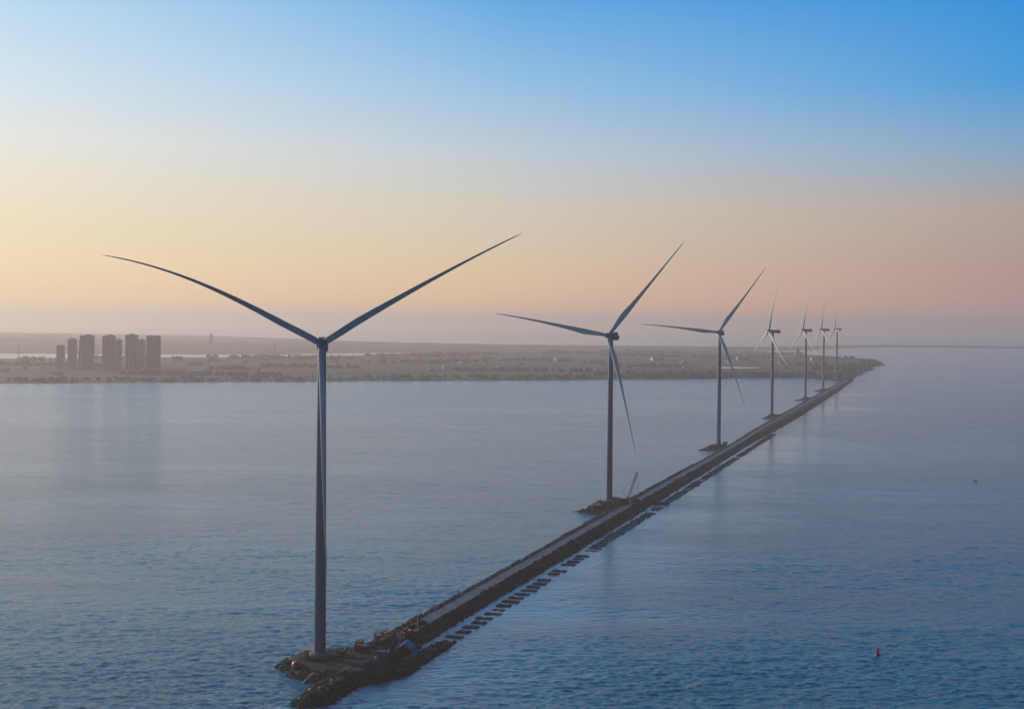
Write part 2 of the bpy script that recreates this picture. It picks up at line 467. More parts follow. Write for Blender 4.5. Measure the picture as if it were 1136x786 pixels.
def build_causeway():
    s_vals = list(np.arange(-70, 130, 0.8)) + list(np.arange(130, 700, 2.0)) + list(np.arange(700, 1700, 4.0)) + list(np.arange(1700, 3201, 7.0))
    o_vals = list(np.arange(-26, 44, 0.9))
    S, Oo = np.meshgrid(np.array(s_vals), np.array(o_vals), indexing='ij')
    H = cause_height(S, Oo)
    P = O0[None, None, :] + S[..., None] * DS + Oo[..., None] * DO
    Z = H - (P[..., 0] ** 2 + P[..., 1] ** 2) / (2 * 6371000.0)
    n, mm = S.shape
    keep = H > -2.2
    idx = -np.ones((n, mm), int); vs = []
    use = np.zeros((n, mm), bool)
    fl = []
    for i in range(n - 1):
        for j in range(mm - 1):
            if keep[i:i + 2, j:j + 2].any():
                fl.append((i, j)); use[i:i + 2, j:j + 2] = True
    for i in range(n):
        for j in range(mm):
            if use[i, j]:
                idx[i, j] = len(vs); vs.append((P[i, j, 0], P[i, j, 1], Z[i, j]))
    fs = [(idx[i, j], idx[i, j + 1], idx[i + 1, j + 1], idx[i + 1, j])[::-1] for i, j in fl]
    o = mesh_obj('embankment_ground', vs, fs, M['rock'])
    tagit(o, kind='structure')
build_causeway()
def hgt(s, o):
    return float(cause_height(np.array([float(s)]), np.array([float(o)]))[0]) - drop(*W(s, o).xy)
def build_road():
    ss = list(np.arange(56, 1200, 2.5)) + list(np.arange(1200, 3150, 12))
    vs = []; fs = []
    for k, s in enumerate(ss):
        sh = float(np.interp(s, [0, 1100, 1400, 3200], [0, 0, -3.0, -4.0]))
        e1, e2 = [float(fbm(np.array([s * .09 + q]), np.array([q]), 3)[0] - .45) * 1.8 for q in (3.0, 50.0)]
        for o in (10.75 + e1 * .5, 14.0, 17.15 + e2):
            p = W(s, o + sh); vs.append((p.x, p.y, 2.96 - drop(p.x, p.y) + (0.03 if o == 14.0 else 0)))
        if k:
            a = (k - 1) * 3
            fs += [(a, a + 1, a + 4, a + 3), (a + 1, a + 2, a + 5, a + 4)]
    o = mesh_obj('road', vs, fs, M['road'])
    tagit(o, kind='structure')
build_road()

# loose armour stones: nobody could count them
def rock_mesh(mb, c, r, rnd):
    pts = []
    for p in ((1, 0, 0), (-1, 0, 0), (0, 1, 0), (0, -1, 0), (0, 0, 1), (0, 0, -1), (.7, .7, .3), (-.7, .6, .4), (.6, -.7, .4), (-.6, -.7, .3)):
        q = r * (0.75 + 0.5 * rnd.random()); pts.append((c[0] + p[0] * q, c[1] + p[1] * q, c[2] + p[2] * q * 0.8))
    fs = [(0, 6, 4), (6, 2, 4), (2, 7, 4), (7, 1, 4), (1, 9, 4), (9, 3, 4), (3, 8, 4), (8, 0, 4),
          (6, 0, 5), (2, 6, 5), (7, 2, 5), (1, 7, 5), (9, 1, 5), (3, 9, 5), (8, 3, 5), (0, 8, 5)]
    mb.add(pts, fs)
def build_rocks():
    rnd = random.Random(5); mb = MB()
    n = 0; S = []; Q = []
    for _ in range(16000):
        s = -62 + (rnd.random() ** 1.7) * 900; S.append(s); Q.append(rnd.uniform(-22, 40))
    S = np.array(S); Q = np.array(Q); H = cause_height(S, Q)
    for s, o, h in zip(S, Q, H):
        if h < -0.4: continue
        if s > 50 and 10.0 < o < 17.6: continue
        if min(abs(math.hypot(s - c, o)) for c in TS[:2]) < 7.5: continue
        if h > 3.2 and -20 < s < 56: continue
        if h > 2.4 and rnd.random() < 0.5: continue
        p = W(s, o); rock_mesh(mb, (p.x, p.y, h - drop(p.x, p.y)), rnd.uniform(0.35, 1.0) * (1 + s / 1500), rnd)
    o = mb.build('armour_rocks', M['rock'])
    tagit(o, 'rough dark armour stones heaped along the edges of the causeway and its end', 'rocks', kind='stuff')
build_rocks()

# ------------------------------------------------------------------ wind turbines
def aero_frame(yaw, tilt=R_(5)):
    a = Vector((math.sin(yaw) * math.cos(tilt), -math.cos(yaw) * math.cos(tilt), math.sin(tilt)))
    u = Vector((math.cos(yaw), math.sin(yaw), 0)); v = a.cross(u) * 1.0
    if v.z < 0: v = -v
    return a, u, v
def build_turbine(pos, base_z, hub_h, yaw, phi, R, p, qs, pitch, label, lod):
    x0, y0 = pos
    bz = base_z - drop(x0, y0)
    root = empty('wind_turbine', (x0, y0, bz))
    tagit(root, label, 'wind turbine', 'wind turbines in a row along the causeway')
    n = 40 if lod < 2 else 24
    # foundation plinth
    f = MB().lathe([(5.2, -1.2), (5.2, 0.15), (4.9, 0.3), (3.4, 0.9), (2.9, 1.0)], n=n).build('foundation', M['concrete'], root)
    smooth_angle(f)
    # tower in sections with flange rings
    rb, rt = 2.3, 1.55
    Ht = hub_h - 2.2
    prof = []
    secs = [0.0, 0.16, 0.38, 0.66, 1.0]
    for i, q in enumerate(secs):
        r = rb + (rt - rb) * q ** 1.15
        h = 1.0 + (Ht - 1.0) * q
        if 0 < i < len(secs) - 1: prof += [(r, h - 0.16), (r + 0.05, h - 0.15), (r + 0.05, h + 0.15), (r, h + 0.16)]
        else: prof += [(r, h)]
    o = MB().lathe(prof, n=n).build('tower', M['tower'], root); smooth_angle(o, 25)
    if lod < 2:
        # door, landing and stair at the foot
        da = -0.45
        dv = Vector((math.cos(da), math.sin(da), 0))
        MB().box(dv * 2.28 + Vector((0, 0, 3.2)), (0.18, 1.1, 2.3), da, 0.05).build('door', M['darkmetal'], root)
        st = MB().box(dv * 3.2 + Vector((0, 0, 1.95)), (1.9, 1.7, 0.12), da)
        for k in range(6):
            st.box(dv * (4.3 + 0.3 * k) + Vector((0, 0, 1.8 - 0.26 * k)), (0.32, 1.3, 0.06), da)
        for sgn in (-1, 1):
            sv = Vector((-dv.y, dv.x, 0)) * 0.75 * sgn
            st.bar(dv * 4.1 + sv + Vector((0, 0, 3.0)), dv * 6.0 + sv + Vector((0, 0, 1.4)), 0.05)
            st.bar(dv * 4.1 + sv + Vector((0, 0, 0.6)), dv * 4.1 + sv + Vector((0, 0, 3.0)), 0.05)
            st.bar(dv * 6.0 + sv + Vector((0, 0, 0.0)), dv * 6.0 + sv + Vector((0, 0, 1.4)), 0.05)
        st.build('stair', M['darkmetal'], root)
    cs = 0.72 if lod == 0 else (0.85 if lod == 1 else 0.95)
    a, u, v = aero_frame(yaw)
    top = Vector((0, 0, hub_h))
    # nacelle: lofted rounded box along the shaft axis
    secs = [(3.0, 1.35, 1.45), (2.4, 1.75, 1.9), (0.5, 2.05, 2.15), (-5.0, 2.1, 2.2), (-9.0, 2.0, 2.05), (-10.6, 1.75, 1.7), (-11.0, 1.3, 1.3)]
    vs = []; fs = []; m_ = 20
    for d, w, h in secs:
        for i in range(m_):
            t = 2 * math.pi * i / m_
            c, s_ = math.cos(t), math.sin(t)
            e = 0.5
            X = w * math.copysign(abs(c) ** e, c); Y = h * math.copysign(abs(s_) ** e, s_)
            vs.append(top + a * d + u * X + v * (Y - 0.1))
    for k in range(len(secs) - 1):
        for i in range(m_):
            j = (i + 1) % m_
            fs.append((k * m_ + i, k * m_ + j, (k + 1) * m_ + j, (k + 1) * m_ + i))
    fs += [tuple(range(m_)), tuple(range((len(secs) - 1) * m_, len(secs) * m_))[::-1]]
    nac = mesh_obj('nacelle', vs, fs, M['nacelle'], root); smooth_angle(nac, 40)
    cb = MB()
    for d, hh in ((-8.2, 0.75), (-5.5, 0.45)):
        c = top + a * d + v * (2.05 + hh)
        vs = []
        for dx in (-0.5, 0.5):
            for uu in (-1.5, 1.5):
                for vv in (-hh, hh): vs.append(c + a * dx + u * uu + v * vv)
        cb.add(vs, [(0, 1, 3, 2), (4, 6, 7, 5), (0, 4, 5, 1), (2, 3, 7, 6), (1, 5, 7, 3), (0, 2, 6, 4)])
    cb.bar(top + a * -9.6 + v * 1.8, top + a * -9.6 + v * 4.2, 0.06)
    cb.build('cooler', M['nacelle'], nac)
    yb = MB().lathe([(rt + 0.02, -2.3), (rt + 0.35, -1.9), (rt + 0.35, -1.6)], top, n=20).build('yaw_collar', M['darkmetal'], root)
    hub = top + a * 5.5
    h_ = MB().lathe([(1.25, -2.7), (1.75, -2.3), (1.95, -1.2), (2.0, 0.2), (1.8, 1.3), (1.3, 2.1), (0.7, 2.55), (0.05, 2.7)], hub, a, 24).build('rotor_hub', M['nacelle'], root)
    smooth_angle(h_, 40)
    # blades
    ns = 46 if lod < 3 else 26
    nc = 14 if lod < 2 else 10
    for k in range(3):
        ph = phi - k * 2 * math.pi / 3
        rd = u * math.cos(ph) + v * math.sin(ph); tg = -u * math.sin(ph) + v * math.cos(ph)
        vs = []; fs = []
        for i in range(ns):
            s = i / (ns - 1)
            rr = 1.2 / R + (1 - 1.2 / R) * s
            ctr = hub + rd * R * rr + tg * qs[k] * R * rr ** 3 + a * p * R * rr ** 2
            # chord and relative thickness
            cr = float(np.interp(s, [0, 0.03, 0.10, 0.20, 0.35, 0.55, 0.75, 0.9, 0.97, 1.0], [2.5, 2.5, 2.9, 2.9, 2.3, 1.5, 0.9, 0.6, 0.4, 0.08] if lod == 0 else [2.4, 2.4, 3.3, 4.1, 2.8, 1.7, 1.05, 0.7, 0.45, 0.08]))
            cr *= 1.25 if lod > 1 and s > 0.05 else 1.0
            th = float(np.interp(s, [0, 0.03, 0.10, 0.20, 0.4, 1.0], [1.0, 1.0, 0.62, 0.38, 0.27, 0.17]))
            tw = pitch + R_(8) * (1 - s) ** 2
            cd = tg * math.cos(tw) + a * math.sin(tw)
            nd = -tg * math.sin(tw) + a * math.cos(tw)
            rnd_ = float(np.interp(s, [0, 0.03, 0.16], [1, 1, 0]))
            for j in range(nc):
                t = 2 * math.pi * j / nc
                xc = 0.5 * (1 + math.cos(t))          # 1 = trailing edge
                yt = 5 * th * 0.5 * 2 * (0.2969 * math.sqrt(xc) - 0.126 * xc - 0.3516 * xc ** 2 + 0.2843 * xc ** 3 - 0.1015 * xc ** 4)
                ax_, ay_ = (xc - 0.32) * cr, (yt if math.sin(t) > 0 else -yt) * cr * (1 if abs(math.sin(t)) > 1e-6 else 0)
                bx_, by_ = 0.5 * cr * math.cos(t), 0.5 * cr * th * math.sin(t)
                X = ax_ * (1 - rnd_) + bx_ * rnd_; Y = ay_ * (1 - rnd_) + by_ * rnd_
                vs.append(ctr + cd * X + nd * Y)
        for i in range(ns - 1):
            for j in range(nc):
                jj = (j + 1) % nc
                fs.append((i * nc + j, i * nc + jj, (i + 1) * nc + jj, (i + 1) * nc + j))
        fs += [tuple(range(nc))[::-1], tuple(range((ns - 1) * nc, ns * nc))]
        b = mesh_obj('blade', vs, fs, M['blade'], root, smooth=True)
        bm = bmesh.new(); bm.from_mesh(b.data); bmesh.ops.recalc_face_normals(bm, faces=bm.faces); bm.to_mesh(b.data); bm.free()
    return root
TB = [
    (0, 115.5, 4.6, 151.1, 84.8, 0.041, (0.128, -0.03, 0.018), 32, 'nearest and largest wind turbine, standing on the building site at the causeway end'),
    (1, 115.3, -27.2, 169.2, 86, 0.115, (0.023, -0.022, 0.008), 12, 'second nearest wind turbine, with a crawler crane beside its foot'),
    (2, 115.5, -24.0, 173.5, 83, 0.090, (0.031, -0.004, 0.0), 12, 'third nearest wind turbine, farthest one with its dark rotor spread wide to the left'),
    (3, 115.3, -80.1, 204.0, 84, -0.077, (-0.027, -0.054, 0.051), -15, 'fourth nearest wind turbine, nearest one seen edge on with sunlit lower blades'),
    (4, 115.3, -80.8, 206.5, 83, -0.075, (-0.030, -0.047, 0.050), -15, 'fifth nearest wind turbine, edge on, second of the four hazy turbines in a cluster'),
    (5, 115.5, -83.0, 211.0, 80, -0.09, (-0.06, 0.0, 0.04), -15, 'sixth nearest wind turbine, between the last turbine and the fifth, seen edge on'),
    (6, 115.3, -72.0, 219.0, 70, -0.06, (0.0, 0.02, 0.03), -15, 'farthest and smallest wind turbine, where the causeway meets the hazy land'),
]
for i, hh, yw, ph, RR, pp, qq, pt_, lb in TB:
    build_turbine(TURB[i], 4.4, hh, R_(yw), R_(ph), RR, pp, qq, R_(pt_), lb, 0 if i < 1 else (1 if i < 3 else 2))

# ------------------------------------------------------------------ row of dark slabs lying in the water along the causeway
def slab_mesh(variant):
    rnd = random.Random(40 + variant); mb = MB()
    L = 7.2; n = 7
    # a raft of rough blocks, irregular outline, slightly above the water
    prof_t = [1.9 + rnd.uniform(-.3, .35) for _ in range(n + 1)]; prof_b = [-1.9 + rnd.uniform(-.35, .3) for _ in range(n + 1)]
    vs = []
    for lvl, z, k in ((0, -1.0, 1.08), (1, 0.28, 1.0), (2, 0.5, 0.9)):
        for i in range(n + 1):
            x = -L / 2 + L * i / n
            vs.append((x * k, prof_t[i] * k, z + (rnd.uniform(-.12, .16) if lvl == 2 else 0)))
        for i in range(n, -1, -1):
            x = -L / 2 + L * i / n
            vs.append((x * k, prof_b[i] * k, z + (rnd.uniform(-.12, .16) if lvl == 2 else 0)))
    m_ = 2 * (n + 1)
    fs = []
    for l in range(2):
        for i in range(m_):
            j = (i + 1) % m_
            fs.append((l * m_ + j, l * m_ + i, (l + 1) * m_ + i, (l + 1) * m_ + j))
    for i in range(n):
        fs.append((2 * m_ + i, 2 * m_ + i + 1, 2 * m_ + m_ - 2 - i, 2 * m_ + m_ - 1 - i)[::-1])
    mb.add(vs, fs)
    me = bpy.data.meshes.new('stone_raft'); me.from_pydata(mb.v, [], mb.f); me.materials.append(M['slab']); me.update()
    bm = bmesh.new(); bm.from_mesh(me); bmesh.ops.recalc_face_normals(bm, faces=bm.faces); bm.to_mesh(me); bm.free()
    return me
slab_meshes = [slab_mesh(k) for k in range(5)]
rnd = random.Random(11)
s = 56.0
while s < 1290:
    if not (530 < s < 562) and not (rnd.random() < 0.04 and s > 120):
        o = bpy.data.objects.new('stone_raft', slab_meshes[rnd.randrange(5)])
        COL.objects.link(o)
        off = 32.0 + rnd.uniform(-.5, .5) - max(0, min(1, (s - 900) / 300)) * 0.6
        sunk = -0.32 if rnd.random() < 0.12 else rnd.uniform(-0.08, 0.1)
        p = W(s, off); o.location = (p.x, p.y, sunk - drop(p.x, p.y))
        o.rotation_euler = (0, 0, CAUSE_RZ - math.pi / 2 + rnd.uniform(-.06, .06))
        sc_ = 1.0 if s < 600 else 1.15
        o.scale = (rnd.uniform(.78, 1.1) , sc_ * rnd.uniform(.85, 1.2), 1)
        tagit(o, 'dark flat stone raft in the long row lying in the water beside the causeway', 'raft', 'dark stone rafts in a row beside the causeway')
    s += 10.4 + rnd.uniform(-.5, .5)

# ------------------------------------------------------------------ building site things
def local(s, o, dz=0.0):
    p = W(s, o); return (p.x, p.y, hgt(s, o) + dz)
def excavator(s, o, rz, body, label, boom_up=1.0):
    root = empty('excavator', local(s, o, 0.0), rz); tagit(root, label, 'excavator')
    for sg in (-1, 1):
        t = MB(); y = sg * 1.15
        prof = [(-2.0, 0.45), (-1.75, 0.1), (-1.3, 0.0), (1.3, 0.0), (1.75, 0.1), (2.0, 0.45), (1.75, 0.8), (1.3, 0.9), (-1.3, 0.9), (-1.75, 0.8)]
        vs = [(x, y - 0.3, z) for x, z in prof] + [(x, y + 0.3, z) for x, z in prof]; n = len(prof)
        t.add(vs, [tuple(range(n)), tuple(range(n, 2 * n))[::-1]] + [(i, n + i, n + (i + 1) % n, (i + 1) % n) for i in range(n)])
        t.build('track', M['rubber'], root)
    MB().lathe([(0.9, 0.75), (0.9, 1.05)], n=16).box((-0.6, 0, 1.6), (3.3, 2.6, 1.1), 0, 0.15).box((-1.9, 0, 1.7), (1.0, 2.7, 1.3), 0, 0.25).build('body', body, root)
    c = MB().box((0.65, 0.75, 2.2), (1.4, 1.0, 1.7), 0, 0.12, 0.9).build('cab', body, root)
    MB().box((0.75, 0.76, 2.45), (1.45, 1.03, 0.85), 0, 0.08, 0.93).build('cab_window', M['glass'], c)
    b = MB()
    a0 = Vector((0.9, -0.2, 1.6)); a1 = Vector((2.8, -0.2, 3.4 + boom_up)); a2 = Vector((5.2, -0.2, 3.0 + boom_up * .8)); a3 = Vector((5.9, -0.2, 1.1))
    for p, q, r1, r2 in ((a0, a1, .25, .3), (a1, a2, .3, .2), (a2 + Vector((-.4, 0, .3)), a3, .2, .14)): b.bar(p, q, r1, 8, r2)
    b.bar(a0 + Vector((.6, 0, -.1)), a1 + Vector((.1, 0, -.2)), 0.08)
    b.build('boom', body, root)
    MB().add([(5.6, -.75, 1.3), (6.3, -.75, 1.2), (6.1, -.75, .4), (5.4, -.75, .2), (5.1, -.75, .7), (5.6, .35, 1.3), (6.3, .35, 1.2), (6.1, .35, .4), (5.4, .35, .2), (5.1, .35, .7)],
             [(0, 1, 2, 3, 4), (9, 8, 7, 6, 5), (0, 5, 6, 1), (1, 6, 7, 2), (2, 7, 8, 3), (3, 8, 9, 4), (4, 9, 5, 0)]).build('bucket', M['darkmetal'], root)
    return root
def container(s, o, rz, mat, label, size=(6.0, 2.4, 2.6)):
    root = empty('site_container', local(s, o), rz); tagit(root, label, 'container')
    b = MB().box((0, 0, size[2] / 2), size, 0, 0.06)
    k = int(size[0] / 0.5)
    for i in range(k):
        x = -size[0] / 2 + 0.25 + i * (size[0] - .5) / (k - 1)
        for sg in (-1, 1): b.box((x, sg * (size[1] / 2 + 0.03), size[2] / 2), (0.22, 0.07, size[2] - .4))
    b.build('body', mat, root)
    MB().box((size[0] / 2 + 0.03, -0.55, 1.25), (0.06, 1.0, 2.1)).box((size[0] / 2 + 0.03, 0.55, 1.25), (0.06, 1.0, 2.1)).build('door', M['darkmetal'], root)
    return root
def truck(s, o, rz, label, m1, m2):
    root = empty('dump_truck', local(s, o), rz); tagit(root, label, 'truck')
    MB().box((0, 0, 0.95), (7.4, 1.1, 0.35)).build('chassis', M['darkmetal'], root)
    c = MB().box((2.9, 0, 1.95), (1.7, 2.3, 1.9), 0, 0.18, 0.93).build('cab', m1, root)
    MB().box((3.68, 0, 2.3), (0.14, 1.9, 0.7)).build('windscreen', M['glass'], c)
    # open tipping body
    t = MB()
    t.box((-1.1, 0, 1.25), (5.2, 2.3, 0.14)); t.box((-1.1, 1.17, 1.85), (5.2, 0.1, 1.2)); t.box((-1.1, -1.17, 1.85), (5.2, 0.1, 1.2))
    t.box((1.54, 0, 2.0), (0.1, 2.34, 1.5)); t.box((-3.75, 0, 1.8), (0.1, 2.34, 1.1))
    t.build('tipper_body', m2, root)
    for x in (2.7, -1.6, -2.8):
        for sg in (-1, 1):
            MB().lathe([(0.5, -.17), (0.52, -.1), (0.52, .1), (0.5, .17)], (x, sg * 1.02, 0.52), (0, 1, 0), 16).build('wheel', M['rubber'], root)
    return root
excavator(36, 13.5, CAUSE_RZ + 0.5, M['yellow'], 'yellow orange excavator behind the blue tarpaulin shelter, boom raised', 1.2)
excavator(47, 17.5, CAUSE_RZ + 2.4, M['orange'], 'orange excavator on the causeway just beyond the blue tarpaulin shelter', 0.6)
excavator(4, 7.5, CAUSE_RZ - 2.0, M['maroon'], 'dark red excavator close to the right of the nearest turbine foot', 0.4)
container(38, 9.5, CAUSE_RZ, M['orange2'], 'dull orange site container along the left edge of the building site')
container(13, 12.0, CAUSE_RZ + 1.4, M['maroon'], 'maroon site container standing between the nearest turbine and the grey truck')
container(24, 6.5, CAUSE_RZ + 0.2, M['maroon'], 'maroon site container on the left edge where the causeway leaves the turbine pad')
container(52, 20.0, CAUSE_RZ + 0.1, M['maroon'], 'maroon site container next to the tall lamp pole')
container(8.8, 21.3, CAUSE_RZ + 1.6, M['teal'], 'small teal container at the front of the building site', (4.0, 2.2, 2.0))
truck(29, 12.5, CAUSE_RZ + 0.3, 'pale grey dump truck with an open body in the middle of the building site', M['white'], M['concrete'])
truck(22, 14.8, CAUSE_RZ - 0.4, 'dump truck with green cab and dark body beside the maroon container', M['green'], M['darkmetal'])
# blue tarpaulin shelter
root = empty('blue_shelter', local(33, 22.2), CAUSE_RZ + 0.15); tagit(root, 'bright blue tarpaulin shelter near the right edge of the causeway', 'shelter')
tp = MB(); nx, ny = 10, 10; vs = []
for i in range(nx + 1):
    for j in range(ny + 1):
        x = -4.5 + 9.0 * i / nx; y = -3 + 6.0 * j / ny
        z = 3.1 - 1.9 * abs(y / 3) ** 1.3 + 0.2 * math.sin(x * 2.1 + y) + (0.18 * random.random())
        vs.append((x, y, z))
fsx = [(i * (ny + 1) + j, (i + 1) * (ny + 1) + j, (i + 1) * (ny + 1) + j + 1, i * (ny + 1) + j + 1) for i in range(nx) for j in range(ny)]
tp.add(vs, fsx)
tp.add([(v[0], v[1], v[2] - 0.06) for v in vs], [f[::-1] for f in fsx])
tp.build('canopy', M['blue'], root)
for x in (-4.2, 0, 4.2):
    for y in (-2.8, 2.8): MB().bar((x, y, -0.5), (x, y, 1.35), 0.07).build('pole', M['darkmetal'], root)
for y in (-3.02, 3.02): MB().box((0, y, 0.6), (8.8, 0.06, 1.5)).build('side_sheet', M['blue'], root)
def bent_strip(name, pts, w, mat, label, cat):
    mb = MB()
    for k in range(len(pts) - 1):
        a = Vector(local(*pts[k][:2], pts[k][2])); b = Vector(local(*pts[k + 1][:2], pts[k + 1][2])); mb.bar(a, b, w, 8)
    o = mb.build(name, mat); tagit(o, label, cat); return o
bent_strip('hose', [(24, 21.2, .4), (29, 20.4, .5), (33, 19.6, .5), (36, 18.8, .4)], 0.28, M['white'], 'curved white hose lying left of the blue shelter', 'hose')
bent_strip('sheet_roll', [(14, 21.6, .5), (18.5, 20.6, .6)], 0.5, M['white'], 'thick white roll of sheeting in front of the blue shelter', 'sheeting roll')
bent_strip('pipe', [(1, 9.5, .3), (2.2, 15.0, .3), (3.2, 20.2, .3)], 0.16, M['rockpale'], 'long thin pale pipe lying across the middle of the building site', 'pipe')
bent_strip('white_beam', [(-27.0, 4.6, 0.7), (-24.2, 5.8, 0.7), (-21.5, 7.0, 0.7)], 0.33, M['white'], 'short white beam on the rocks below the nearest turbine', 'beam')
bent_strip('red_beam', [(-23.6, 16.2, 0.4), (-19.5, 18.2, 0.5)], 0.42, M['red'], 'red beam lying on the root of the rocky spit', 'beam')
bent_strip('pale_beam', [(-19.0, 17.2, 0.6), (-15.5, 18.6, 0.8)], 0.22, M['white'], 'thin pale beam lying beside the red beam', 'beam')
# orange tank at the left edge of the pad
root = empty('orange_tank', local(-13.6, -3.6), CAUSE_RZ + 0.8); tagit(root, 'small orange rounded tank on the left corner of the nearest turbine pad', 'tank')
MB().lathe([(0.3, -1.5), (1.0, -1.3), (1.25, -0.8), (1.25, 0.8), (1.0, 1.3), (0.3, 1.5)], (0, 0, 1.5), (1, 0, 0), 20).build('vessel', M['orange'], root, smooth=True)
MB().box((-.8, 0, .25), (.3, 1.8, .7)).box((.8, 0, .25), (.3, 1.8, .7)).build('cradle', M['darkmetal'], root)
# yellow cabinet at the tower foot
root = empty('switch_cabinet', local(-5.2, -3.0), CAUSE_RZ); tagit(root, 'pale yellow cabinet left of the nearest turbine foot', 'cabinet')
MB().box((0, 0, 1.3), (1.8, 1.5, 2.4), 0, 0.08).box((0, 0, 2.58), (2.0, 1.7, 0.14)).build('body', M['yellow'], root)
MB().box((0, -.78, 1.3), (0.8, 0.05, 1.9)).build('door', M['white'], root)
# lamp pole
root = empty('lamp_pole', local(58, 18.4), 0); tagit(root, 'thin pale lamp pole standing on the causeway behind the blue shelter', 'lamp pole')
MB().bar((0, 0, 0), (0, 0, 8.0), 0.14, 8, 0.09).build('pole', M['white'], root)
MB().bar((0, 0, 7.9), (1.4, 0, 8.2), 0.06).box((1.6, 0, 8.2), (0.7, 0.3, 0.14)).build('lamp_head', M['darkmetal'], root)
# fence posts and stacked material as individual heaps
def heap(s, o, r, h, mat, label, sx=1.0, rz=0.0):
    rr = random.Random(int(s * 13 + o * 7)); n = 14; vs = [(0, 0, h * 1.0)]; fs = []
    rings = [(0.3, 0.86), (0.6, 0.5), (0.85, 0.18), (1.0, -0.25)]
    for q, z in rings:
        for i in range(n):
            t = 2 * math.pi * i / n; k = q * (1 + rr.uniform(-.14, .14))
            vs.append((math.cos(t) * r * k * sx, math.sin(t) * r * k, h * z * (1 + rr.uniform(-.12, .12))))
    for i in range(n): fs.append((0, 1 + i, 1 + (i + 1) % n))
    for l in range(len(rings) - 1):
        for i in range(n):
            j = (i + 1) % n; a = 1 + l * n
            fs.append((a + i, a + n + i, a + n + j, a + j))
    o_ = mesh_obj('spoil_heap', vs, fs, mat, loc=local(s, o, 0), rz=CAUSE_RZ + rz); tagit(o_, label, 'heap'); return o_
M['brown'] = material('brown_spoil', (0.09, 0.045, 0.03), 0.95, var=0.4, scale=0.9, bump=0.2, spec=0.2)
heap(62, 14.5, 3.6, 2.0, M['brown'], 'brown spoil heap just past the lamp pole on the causeway', 1.8)
heap(74, 14.2, 3.0, 1.6, M['brown'], 'farther brown spoil heap along the road, past the lamp pole', 2.0)
heap(45, 9.0, 3.0, 1.8, M['brown'], 'brown spoil heap behind the orange excavator', 1.5)
heap(-6, 22.0, 3.6, 1.5, M['rock'], 'low dark heap at the right front of the building site', 1.7)
heap(-10, 28.5, 3.0, 1.3, M['brown'], 'brownish heap on the lower right edge of the building site', 2.0)
heap(536, 13.5, 5.0, 3.0, M['rock'], 'dark rounded heap right of the crawler crane', 1.9)
def sack(s, o, r, label, mat=None):
    mb = MB().lathe([(r * .5, 0), (r, r * .35), (r * 1.02, r * .9), (r * .7, r * 1.35), (r * .2, r * 1.5)], n=12)
    o_ = mb.build('bulk_sack', mat or M['white'], smooth=True, loc=local(s, o, 0)); tagit(o_, label, 'sack', 'bulk sacks on the building site'); return o_
sack(-31.5, 18.0, 0.6, 'white sack highest up the rocky spit')
sack(-45.0, 15.8, 0.75, 'pale sack halfway along the rocky spit')
sack(-42.0, 17.8, 0.5, 'small pale sack on the spit right of the halfway sack')
sack(-52.5, 15.0, 0.6, 'white sack near the tip of the rocky spit')
sack(17, 10.0, 0.8, 'white sack between the maroon containers', M['white'])
sack(3.0, 21.5, 0.6, 'white sack at the right end of the long pale pipe')
# second turbine: orange boat-like cabin, hut, crawler crane
root = empty('site_cabin', local(501, -5.5, 0), CAUSE_RZ - 1.3); tagit(root, 'red orange site cabin with a white roof patch left of the second turbine foot', 'cabin')
MB().box((0, 0, 1.3), (7.5, 3.0, 2.6), 0, 0.2).build('body', M['orange'], root)
MB().box((0.6, 0, 2.72), (3.4, 2.6, 0.3), 0, 0.1).build('roof', M['white'], root)
MB().box((-1.5, -1.53, 1.5), (1.2, 0.06, 0.9)).build('window', M['glass'], root)
root = empty('equipment_hut', local(514, 4.8, 0), CAUSE_RZ); tagit(root, 'boxy grey equipment hut against the right side of the second turbine foot', 'hut')
MB().box((0, 0, 2.2), (4.6, 4.2, 4.4), 0, 0.1).build('wall', M['concrete'], root)
MB().box((0, 0, 4.55), (5.1, 4.7, 0.3), 0, 0.08).build('roof', M['darkmetal'], root)
MB().box((-2.33, 0, 1.1), (0.06, 1.1, 2.1)).build('door', M['darkmetal'], root)
